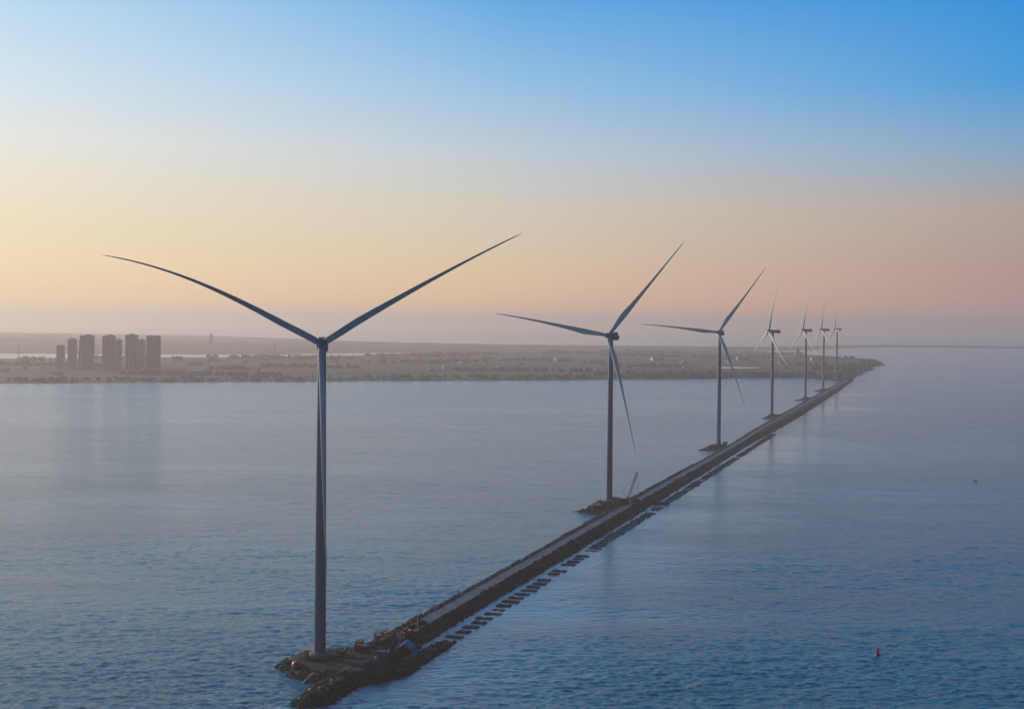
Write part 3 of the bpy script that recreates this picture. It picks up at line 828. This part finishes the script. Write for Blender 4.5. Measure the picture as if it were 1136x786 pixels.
def crane():
    root = empty('crawler_crane', local(523, 9.0, 0), 0.0)
    tagit(root, 'crawler crane with a tilted lattice boom beside the second turbine', 'crane')
    for sg in (-1, 1): MB().box((0, sg * 2.3, .65), (6.4, 1.0, 1.3), 0, 0.35).build('track', M['rubber'], root)
    MB().lathe([(1.3, 1.0), (1.3, 1.5)], n=16).box((-.8, 0, 2.4), (6.0, 3.0, 1.7), 0, 0.15).box((-3.6, 0, 2.4), (1.4, 3.6, 2.1), 0, 0.15).build('body', M['darkmetal'], root)
    c = MB().box((2.2, 1.6, 2.6), (1.8, 1.2, 2.0), 0, 0.12, 0.92).build('cab', M['yellow'], root)
    MB().box((2.3, 1.62, 2.9), (1.84, 1.24, 0.9), 0, .08, .95).build('cab_window', M['glass'], c)
    b = MB(); p0 = Vector((2.0, 0, 1.8)); p1 = Vector((9.2, 2.0, 21.8)); ax = (p1 - p0).normalized()
    u1 = ax.orthogonal().normalized(); v1 = ax.cross(u1); n = 14
    def cor(t, k):
        w = 0.6 * min(1, t * 6 + .3, (1 - t) * 6 + .3)
        return p0 + (p1 - p0) * t + u1 * w * (1 if k in (0, 1) else -1) + v1 * w * (1 if k in (0, 3) else -1)
    for i in range(n):
        for k in range(4):
            b.bar(cor(i / n, k), cor((i + 1) / n, k), 0.15, 4); b.bar(cor(i / n, k), cor((i + 1) / n, (k + 1) % 4), 0.08, 4)
    b.build('lattice_boom', M['darkmetal'], root)
    MB().bar((-2.6, 0, 3.0), (-0.5, 0, 9.0), 0.12).bar((-0.5, 0, 9.0), (1.5, 0, 3.2), 0.1).bar((-0.5, 0, 9.0), p1, 0.04, 4).build('gantry', M['darkmetal'], root)
    MB().bar(p1, p1 + Vector((0.3, 0, -9)), 0.04, 4).box(p1 + Vector((0.3, 0, -9.5)), (.5, .4, 1.1), 0, .1).build('hook_line', M['darkmetal'], root)
crane()
def boat(name, loc, rz, L, B, H, mat, cabm, label, cat, cabin=True):
    root = empty(name, loc, rz); tagit(root, label, cat)
    n = 9; vs = []; fs = []
    for lvl, (z, k) in enumerate(((-0.35, .55), (0.15, .85), (H, 1.0), (H, .86), (H * .55, .8))):
        for i in range(n):
            t = i / (n - 1); w = B / 2 * k * (1 - max(0, (t - .45) / .55) ** 2.2) * (0.8 + .2 * min(1, t * 4)); x = -L / 2 + L * t * (1 if lvl else .95)
            zz = z + (H * .45 * max(0, t - .5) ** 1.5 if 1 < lvl < 4 else 0)
            vs.append((x, w, zz))
        for i in range(n - 1, -1, -1):
            v = vs[lvl * 2 * n + i]; vs.append((v[0], -v[1], v[2]))
    m_ = 2 * n
    for l in range(4):
        for i in range(m_):
            j = (i + 1) % m_; fs.append((l * m_ + i, l * m_ + j, (l + 1) * m_ + j, (l + 1) * m_ + i))
    fs.append(tuple(range(m_))[::-1]); fs.append(tuple(range(4 * m_, 5 * m_)))
    mesh_obj('hull', vs, fs, mat, root)
    if cabin:
        c = MB().box((-L * .18, 0, H + .55), (L * .26, B * .5, 1.7), 0, .12, .93).build('wheelhouse', cabm, root)
        MB().box((-L * .18, 0, H + .9), (L * .265, B * .51, .5), 0, .06, .97).build('window', M['glass'], c)
        MB().bar((-L * .1, 0, H + 1.3), (-L * .1, 0, H + 3.6), 0.06).build('mast', M['darkmetal'], root)
    return root
p = W(552, 29.5); boat('work_boat', (p.x, p.y, 0 - drop(p.x, p.y)), -0.25, 12.5, 4.2, 1.5, M['slab'], M['darkmetal'], 'dark work boat moored in the gap in the row of stone rafts', 'boat')
boat('small_boat', (389, 1281, -drop(389, 1281)), math.pi - 0.1, 3.4, 1.4, 0.45, M['facade2'] if 'facade2' in M else M['rockpale'], M['white'], 'tiny purplish boat alone on the open water at right', 'boat', False)
# third turbine: small orange store and box
root = empty('site_cabin', local(1040, -6.5, 0), CAUSE_RZ - 1.2); tagit(root, 'small orange brown cabin on the pad of the third turbine', 'cabin')
MB().box((0, 0, 1.3), (7.0, 2.8, 2.6), 0, 0.2).build('body', M['orange2'], root)
MB().box((0, 0, 2.7), (7.3, 3.1, 0.2)).build('roof', M['maroon'], root)
root = empty('equipment_hut', local(1053, 7.0, 0), CAUSE_RZ); tagit(root, 'low dark equipment hut right of the third turbine foot', 'hut')
MB().box((0, 0, 1.4), (4.6, 4.0, 2.8), 0, 0.1).build('wall', M['concrete'], root)
MB().box((0, 0, 2.9), (5.0, 4.4, 0.3), 0, 0.08).build('roof', M['darkmetal'], root)
# navigation buoy
bx, by = 144.7, 599.0
root = empty('navigation_buoy', (bx, by, -drop(bx, by)), 0.4); tagit(root, 'dark red navigation buoy floating alone on the water at lower right', 'buoy')
MB().lathe([(0.5, -.9), (0.95, -.6), (1.05, 0.0), (1.0, 0.55), (0.75, 0.8)], n=20).build('float', M['red'], root, smooth=True)
MB().lathe([(0.6, .75), (0.42, 1.9), (0.34, 2.9), (0.3, 3.0)], n=16).build('tower', M['red'], root, smooth=True)
MB().bar((-.22, 0, 2.9), (-.22, 0, 3.5), .04).bar((.22, 0, 2.9), (.22, 0, 3.5), .04).lathe([(.16, 3.4), (.16, 3.75), (.05, 3.9)], n=10).build('lantern', M['darkmetal'], root)

# ------------------------------------------------------------------ far land
M['land'] = material('farm_land', (0.09, 0.09, 0.092), 0.95, var=0.35, scale=0.004, second=(0.17, 0.165, 0.165, 1), spec=0.1, stretch=(1, .5, 1))  # dry fields, colour lightened to imitate fading in haze
M['foliage'] = material('foliage', (0.075, 0.08, 0.06), 0.95, var=0.3, scale=0.03, spec=0.1)
LAND = [(-6000, 900), (-3500, 1850), (-2000, 2480), (-981, 2936), (-667, 3075), (-321, 3240), (105, 3400), (400, 3560), (619, 3690), (700, 3740), (735, 3640), (740, 3560), (800, 3560),
        (905, 3980), (960, 4180), (985, 4260), (1045, 4420), (1120, 4760), (1230, 5050), (1300, 5400), (1400, 5900), (1330, 6500), (1150, 7100), (700, 7000), (0, 6500), (-450, 6000), (-620, 5500), (-800, 5180), (-1550, 4700), (-3000, 4300), (-6000, 4000)]
def grid_land(name, poly, x0, x1, y0, y1, step, hf, mat, wobble, minh=-2.0):
    xs = np.arange(x0, x1 + step, step); ys = np.arange(y0, y1 + step, step)
    X, Y = np.meshgrid(xs, ys, indexing='ij')
    sd_ = poly_sd(X, Y, poly) + (fbm(X / 160, Y / 160, 4) - .47) * wobble
    H = hf(X, Y, sd_)
    Z = H - (X ** 2 + Y ** 2) / (2 * 6371000.0)
    keep = H > minh
    use = np.zeros(X.shape, bool); fl = []
    k4 = keep[:-1, :-1] | keep[1:, :-1] | keep[:-1, 1:] | keep[1:, 1:]
    for i, j in zip(*np.nonzero(k4)):
        fl.append((i, j)); use[i:i + 2, j:j + 2] = True
    idx = -np.ones(X.shape, int); idx[use] = np.arange(use.sum())
    vs = list(zip(X[use].tolist(), Y[use].tolist(), Z[use].tolist()))
    fs = [(int(idx[i, j]), int(idx[i + 1, j]), int(idx[i + 1, j + 1]), int(idx[i, j + 1])) for i, j in fl]
    o = mesh_obj(name, vs, fs, mat, smooth=True); tagit(o, kind='structure'); return o
grid_land('land', LAND, -6000, 1500, 900, 7200, 30, lambda X, Y, s_: np.clip(s_ * 0.05, -2.5, 3.0) + np.clip(s_ / 100, 0, 1) * (fbm(X / 300, Y / 300, 3) - .3) * 4, M['land'], 40)
def land_z(x, y):
    X = np.array([float(x)]); Y = np.array([float(y)])
    s_ = poly_sd(X, Y, LAND) + (fbm(X / 160, Y / 160, 4) - .47) * 40
    return float((np.clip(s_ * 0.05, -2.5, 3.0) + np.clip(s_ / 100, 0, 1) * (fbm(X / 300, Y / 300, 3) - .3) * 4)[0]) - drop(x, y)
def land_sd(x, y): return float(poly_sd(np.array([float(x)]), np.array([float(y)]), LAND)[0])
HILLP = [(-16000, 4900), (-4000, 5100), (-2000, 5350), (-1000, 5550), (-600, 6000), (0, 6600), (1100, 7200), (1500, 8000), (2400, 9600), (9000, 9600), (9000, 10600), (2400, 10600), (1400, 9000), (0, 8800), (-900, 9500), (-2500, 12500), (-16000, 12500)]
def hill_h(X, Y, s_):
    r = np.clip((fbm(X / 1500 + 3, Y / 2500, 4) - 0.38) * 4, 0, 1.2)
    return np.clip(s_ * 0.02, -3, 4) + np.clip((s_ - 200) / 2600, 0, 1) * r * 24 * np.interp(X / Y, [-.4, -.3, -.18, .05, .12, .3], [1.3, 1.5, .6, .7, .9, .25])
grid_land('hills', HILLP, -9000, 8000, 4700, 15500, 100, hill_h, material('distant_fields', (0.24, 0.225, 0.215), 0.95, var=0.15, scale=0.002, spec=0.1), 300, -2.5)  # paler than the nearer land: distance haze put into the field colour
# pale fish pond on the land
pv = [(560, 4330), (600, 4300), (690, 4330), (712, 4395), (660, 4430), (590, 4420)]
o = mesh_obj('pond_water', [(x, y, land_z(640, 4370) + 1.2) for x, y in pv], [tuple(range(6))], material('pond_water_surface', (0.3, 0.33, 0.34), 0.08, var=.05, scale=.05)); tagit(o, kind='structure')

# far woods: clumps in belts
def build_woods():
    rnd = random.Random(21); mb = MB()
    def clump(x, y, z, r, h):
        n = 6; vs = []
        for zz, k in ((-.1, .8), (.35, 1.05), (.75, .75)):
            for i in range(n):
                t = 2 * math.pi * (i + rnd.random() * .5) / n; q = r * k * rnd.uniform(.75, 1.2)
                vs.append((x + math.cos(t) * q, y + math.sin(t) * q, z + h * (zz + rnd.uniform(-.06, .06))))
        vs.append((x + rnd.uniform(-.3, .3) * r, y, z + h * rnd.uniform(.9, 1.1)))
        fs = []
        for l in range(2):
            for i in range(n):
                j = (i + 1) % n; fs.append((l * n + i, l * n + j, (l + 1) * n + j, (l + 1) * n + i))
        for i in range(n): fs.append((2 * n + i, 2 * n + (i + 1) % n, 3 * n))
        mb.add(vs, fs)
    belts = []
    for _ in range(70):
        x = rnd.uniform(-2600, 1250); y = rnd.uniform(2950, 6800)
        if land_sd(x, y) > 15: belts.append((x, y, rnd.uniform(60, 380), rnd.uniform(-.35, .5), rnd.uniform(6, 22)))
    for x, y, L, a, w in belts:
        for k in range(int(L / 7)):
            t = rnd.uniform(-.5, .5) * L; u_ = rnd.gauss(0, w)
            px, py = x + t * math.cos(a) - u_ * math.sin(a), y + t * math.sin(a) + u_ * math.cos(a)
            if land_sd(px, py) < 12: continue
            clump(px, py, land_z(px, py), rnd.uniform(4, 9), rnd.uniform(6, 13))
    for _ in range(900):      # shoreline scrub
        i = rnd.randrange(3, 19); a, b = LAND[i], LAND[i + 1]; t = rnd.random()
        px = a[0] + (b[0] - a[0]) * t + rnd.uniform(-60, 40); py = a[1] + (b[1] - a[1]) * t + rnd.uniform(5, 120)
        if 10 < land_sd(px, py): clump(px, py, land_z(px, py), rnd.uniform(3, 8), rnd.uniform(4, 9))
    o = mb.build('far_woodland', M['foliage']); tagit(o, 'hazy dark belts of trees and scrub covering the low land across the water', 'woodland', kind='stuff')
build_woods()

# ------------------------------------------------------------------ apartment towers
M['facade'] = material('pale_render', (0.40, 0.42, 0.49), 0.85, var=0.08, scale=0.05)  # wall colours kept pale so the far towers look faded by haze
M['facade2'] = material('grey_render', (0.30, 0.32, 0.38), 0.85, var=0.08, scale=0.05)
def apartment(x, y, w, dp, h, rz, label, crown=1, mat='facade', wings=3):
    g = land_z(x, y)
    root = empty('apartment_tower', (x, y, g - 0.5), rz)
    tagit(root, label, 'apartment block', 'apartment towers across the water')
    b = MB().box((0, 0, h / 2), (w, dp, h))
    # projecting bays
    bays = MB(); ww = w / wings
    for i in range(wings):
        xc = -w / 2 + ww * (i + .5)
        for sg in (-1, 1): bays.box((xc, sg * (dp / 2 + .7), h / 2 - .8), (ww * .55, 1.4, h - 1.6))
    for i in range(2):
        for sg in (-1, 1): bays.box((sg * (w / 2 + .5), -dp / 4 + i * dp / 2, h / 2 - 1.2), (1.0, dp * .28, h - 2.4))
    b.v += []; b.build('wall', M[mat], root)
    bays.build('bay', M[mat], root)
    # glazed columns: one on every bay and one in every recess
    def glazed(c, size): MB().box(c, size).build('window', M['glass'], root)
    zc, zh = h * .5 - .5, h - 7
    for sg in (-1, 1):
        for i in range(wings): glazed((-w / 2 + ww * (i + .5), sg * (dp / 2 + 1.42), zc), (ww * .34, .1, zh))
        for i in range(wings - 1): glazed((-w / 2 + ww * (i + 1), sg * (dp / 2 + .04), zc), (ww * .25, .12, zh))
        glazed((sg * (w / 2 + .04), 0, zc), (.12, dp * .16, zh))
    rf = MB()
    if crown: rf.box((w * .12 * (crown - 1), 0, h + 1.6), (w * .42, dp * .6, 3.2))
    rf.box((0, 0, h + .25), (w + .8, dp + .8, .5))
    rf.build('roof', M['facade2'], root)
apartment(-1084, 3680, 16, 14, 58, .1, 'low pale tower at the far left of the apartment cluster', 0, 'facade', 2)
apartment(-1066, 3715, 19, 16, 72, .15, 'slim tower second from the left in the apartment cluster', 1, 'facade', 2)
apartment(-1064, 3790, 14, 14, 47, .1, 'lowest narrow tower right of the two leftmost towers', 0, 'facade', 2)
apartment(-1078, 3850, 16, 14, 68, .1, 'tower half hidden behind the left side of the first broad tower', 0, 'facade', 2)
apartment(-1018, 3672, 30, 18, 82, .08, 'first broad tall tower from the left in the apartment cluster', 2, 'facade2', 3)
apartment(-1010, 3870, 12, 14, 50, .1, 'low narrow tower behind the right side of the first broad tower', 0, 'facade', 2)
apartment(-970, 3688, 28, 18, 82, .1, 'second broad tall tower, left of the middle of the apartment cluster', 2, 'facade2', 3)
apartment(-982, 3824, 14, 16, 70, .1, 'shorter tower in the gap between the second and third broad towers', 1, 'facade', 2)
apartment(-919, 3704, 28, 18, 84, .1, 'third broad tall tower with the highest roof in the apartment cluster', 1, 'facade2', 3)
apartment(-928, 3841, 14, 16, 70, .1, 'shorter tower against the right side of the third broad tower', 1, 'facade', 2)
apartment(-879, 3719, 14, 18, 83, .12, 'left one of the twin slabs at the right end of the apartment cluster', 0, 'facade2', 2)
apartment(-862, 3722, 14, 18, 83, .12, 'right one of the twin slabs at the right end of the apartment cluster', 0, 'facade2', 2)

# low buildings on the land
def low_house(x, y, w, dp, h, rz, wallm, roofm, label, gable=True, name='warehouse', cat='warehouse'):
    g = land_z(x, y); root = empty(name, (x, y, g - .6), rz); tagit(root, label, cat)
    MB().box((0, 0, h / 2 + .3), (w, dp, h + .6)).build('wall', wallm, root)
    r = h * .3 if gable else .5
    if gable:
        vs = [(-w / 2 - .5, -dp / 2 - .6, h + .6), (w / 2 + .5, -dp / 2 - .6, h + .6), (w / 2 + .5, dp / 2 + .6, h + .6), (-w / 2 - .5, dp / 2 + .6, h + .6), (-w / 2 - .5, 0, h + .6 + r), (w / 2 + .5, 0, h + .6 + r)]
        mesh_obj('roof', vs, [(0, 1, 5, 4), (2, 3, 4, 5), (0, 4, 3), (1, 2, 5), (3, 2, 1, 0)], roofm, root)
    else: MB().box((0, 0, h + .85), (w + .8, dp + .8, .5)).build('roof', roofm, root)
    for f in range(max(1, int(h / 3.5))):
        MB().box((0, -dp / 2 - .04, 2.2 + f * 3.3), (w * .8, .08, 1.2)).build('window', M['glass'], root)
    return root
W_, F_, G_ = M['white'], M['facade'], M['concrete']
low_house(-1135, 3702, 8, 10, 26, .1, W_, F_, 'left one of two slim white blocks left of the apartment towers', False, 'white_block', 'building')
low_house(-1140 + 22, 3770, 10, 12, 25, .1, W_, F_, 'right one of two slim white blocks left of the apartment towers', False, 'white_block', 'building')
low_house(-985, 3322, 22, 24, 9, .2, W_, W_, 'bright white domed shed below the leftmost apartment towers', True)
low_house(-1091, 3800, 16, 20, 5, .1, W_, W_, 'small white roof right of and above the bright white shed')
low_house(-1500, 4350, 20, 24, 7, .1, W_, W_, 'white shed at the far left edge of the land')
low_house(-830, 3560, 14, 12, 8, .2, F_, W_, 'small pale house right of the twin apartment slabs')
low_house(806, 5329, 46, 20, 14, .1, F_, W_, 'long pale building above the bright pond', False, 'pale_building', 'building')
low_house(-598, 3620, 8, 9, 13, .0, W_, W_, 'small upright white building left of the nearest turbine tower', False, 'white_block', 'building')
low_house(-560, 4150, 12, 10, 9, .0, W_, W_, 'small white building behind and right of the upright white one', True, 'pale_building', 'building')
low_house(-420, 5100, 90, 14, 5, .04, F_, W_, 'very long low pale shed right of the nearest turbine hub')
for k, (px_, d_, w_, h_, t_) in enumerate([(6, 3500, 20, 5, 'left edge of the land near the shore'), (30, 4300, 34, 6, 'left part of the land under the thin mast'), (196, 4500, 30, 7, 'land right of the apartment cluster'),
        (216, 4100, 36, 6, 'middle of the land right of the apartment cluster'), (222, 3500, 40, 5, 'shore right of the apartment cluster'), (236, 4450, 24, 9, 'land under the faint far tower'),
        (272, 4300, 16, 6, 'land below the thin left pylon'), (292, 4700, 30, 6, 'land between the thin pylons'), (328, 4800, 34, 5, 'land just left of the nearest turbine hub'),
        (372, 4500, 24, 5, 'land just right of the nearest turbine tower'), (388, 4900, 30, 6, 'land right of the nearest turbine hub'), (425, 5000, 18, 9, 'land between the first two turbines'),
        (470, 4900, 40, 6, 'land halfway between the first two turbines'), (540, 5100, 36, 6, 'land left of the second turbine'), (622, 5000, 40, 6, 'land close left of the second turbine tower'),
        (730, 5200, 46, 7, 'land between the second and third turbines'), (765, 4300, 26, 5, 'land left of the third turbine tower'), (870, 4900, 30, 7, 'land right of the fourth turbine tower'), (905, 5400, 34, 7, 'land between the fifth and sixth turbine towers')]):
    x_ = (px_ - 568) / 1700 * d_
    if land_sd(x_, d_) < 25: continue
    low_house(x_, d_, w_, w_ * .5, h_ * 1.5, random.uniform(-.2, .5), (W_, W_, F_)[k % 3], (W_, F_)[k % 2], 'low pale shed on the ' + t_)  # mostly white walls, standing in for sun glints on the sheds
rs = random.Random(77); cnt = 0
while cnt < 42:
    x_ = rs.uniform(-1350, 1000); d_ = rs.uniform(3300, 5200)
    if land_sd(x_, d_) < 40 or abs(x_ / d_ * 1700 + 568 - 120) < 62: continue
    w_ = rs.uniform(9, 20)
    low_house(x_, d_, w_, w_ * .55, rs.uniform(4, 8), rs.uniform(-.2, .6), F_, (F_, W_)[cnt % 2], 'tiny pale house among the trees on the far hazy land', name='small_house', cat='house')['group'] = 'small pale houses scattered over the far land'
    cnt += 1
# masts, pylons and far chimneys
def mast(px_, d_, h, label, name='lattice_mast', w=1.2, arms=False):
    x_ = (px_ - 568) / 1700 * d_; g = land_z(x_, d_); mb = MB()
    for a_ in range(4):
        sx, sy = ((1, 1), (1, -1), (-1, -1), (-1, 1))[a_]; mb.bar((sx * w, sy * w, -1), (sx * w * .25, sy * w * .25, h), .35, 4)
    n = int(h / 5)
    for i in range(n):
        q0, q1 = 1 - .75 * i / n, 1 - .75 * (i + 1) / n; z0, z1 = h * i / n, h * (i + 1) / n
        for a_ in range(4):
            s0 = ((1, 1), (1, -1), (-1, -1), (-1, 1))[a_]; s1 = ((1, 1), (1, -1), (-1, -1), (-1, 1))[(a_ + 1) % 4]
            mb.bar((s0[0] * w * q0, s0[1] * w * q0, z0), (s1[0] * w * q1, s1[1] * w * q1, z1), .18, 3)
    if arms:
        for zz in (h * .7, h * .82, h * .94): mb.bar((-5, 0, zz), (5, 0, zz), .3, 4)
    o = mb.build(name, M['concrete'], loc=(x_, d_, g)); tagit(o, label, 'mast'); return o
mast(21, 4650, 42, 'thin lattice mast at the far left of the land', w=2)
mast(305, 5000, 52, 'tall pale pylon just left of the nearest turbine hub', 'power_pylon', 3, True)
mast(296, 5050, 34, 'shorter faint pylon left of the tall pale pylon', 'power_pylon', 2.4, True)
def far_tower(x, y, w, h, label):
    root = empty('far_tower', (x, y, -drop(x, y) - 2)); tagit(root, label, 'tower')
    MB().box((0, 0, h * .3), (w, w * .8, h * .6)).box((0, 0, h * .75), (w * .7, w * .6, h * .3)).build('wall', M['facade2'], root)
    MB().box((0, 0, h * .95), (w * .45, w * .4, h * .1)).bar((0, 0, h), (0, 0, h * 1.12), 1.0, 5).build('roof', M['facade2'], root)
far_tower((234 - 568) / 1700 * 7400, 7400, 20, 62, 'very faint stepped tower in the haze right of the apartment cluster')
far_tower((885 - 568) / 1700 * 5900, 5900, 18, 46, 'hazy stepped tower between the fourth and fifth turbines')

# ------------------------------------------------------------------ haze
def build_haze():
    mt = bpy.data.materials.new('haze_air'); mt.use_nodes = True
    t = mt.node_tree; t.nodes.clear()
    out = N(t, 'ShaderNodeOutputMaterial'); v = N(t, 'ShaderNodeVolumePrincipled')
    v.inputs['Color'].default_value = (0.92, 0.86, 0.84, 1)
    v.inputs['Density'].default_value = HAZE
    v.inputs['Anisotropy'].default_value = 0.42
    t.links.new(v.outputs[0], out.inputs['Volume'])
    mb = MB().box((0, 0, 0), (52400, 52400, 272)); o = mb.build('haze', mt, loc=(0, 0, 72)); tagit(o, kind='stuff', label='thin warm haze lying over the water and the far shore', cat='haze')
HAZE = 0.000112
build_haze()
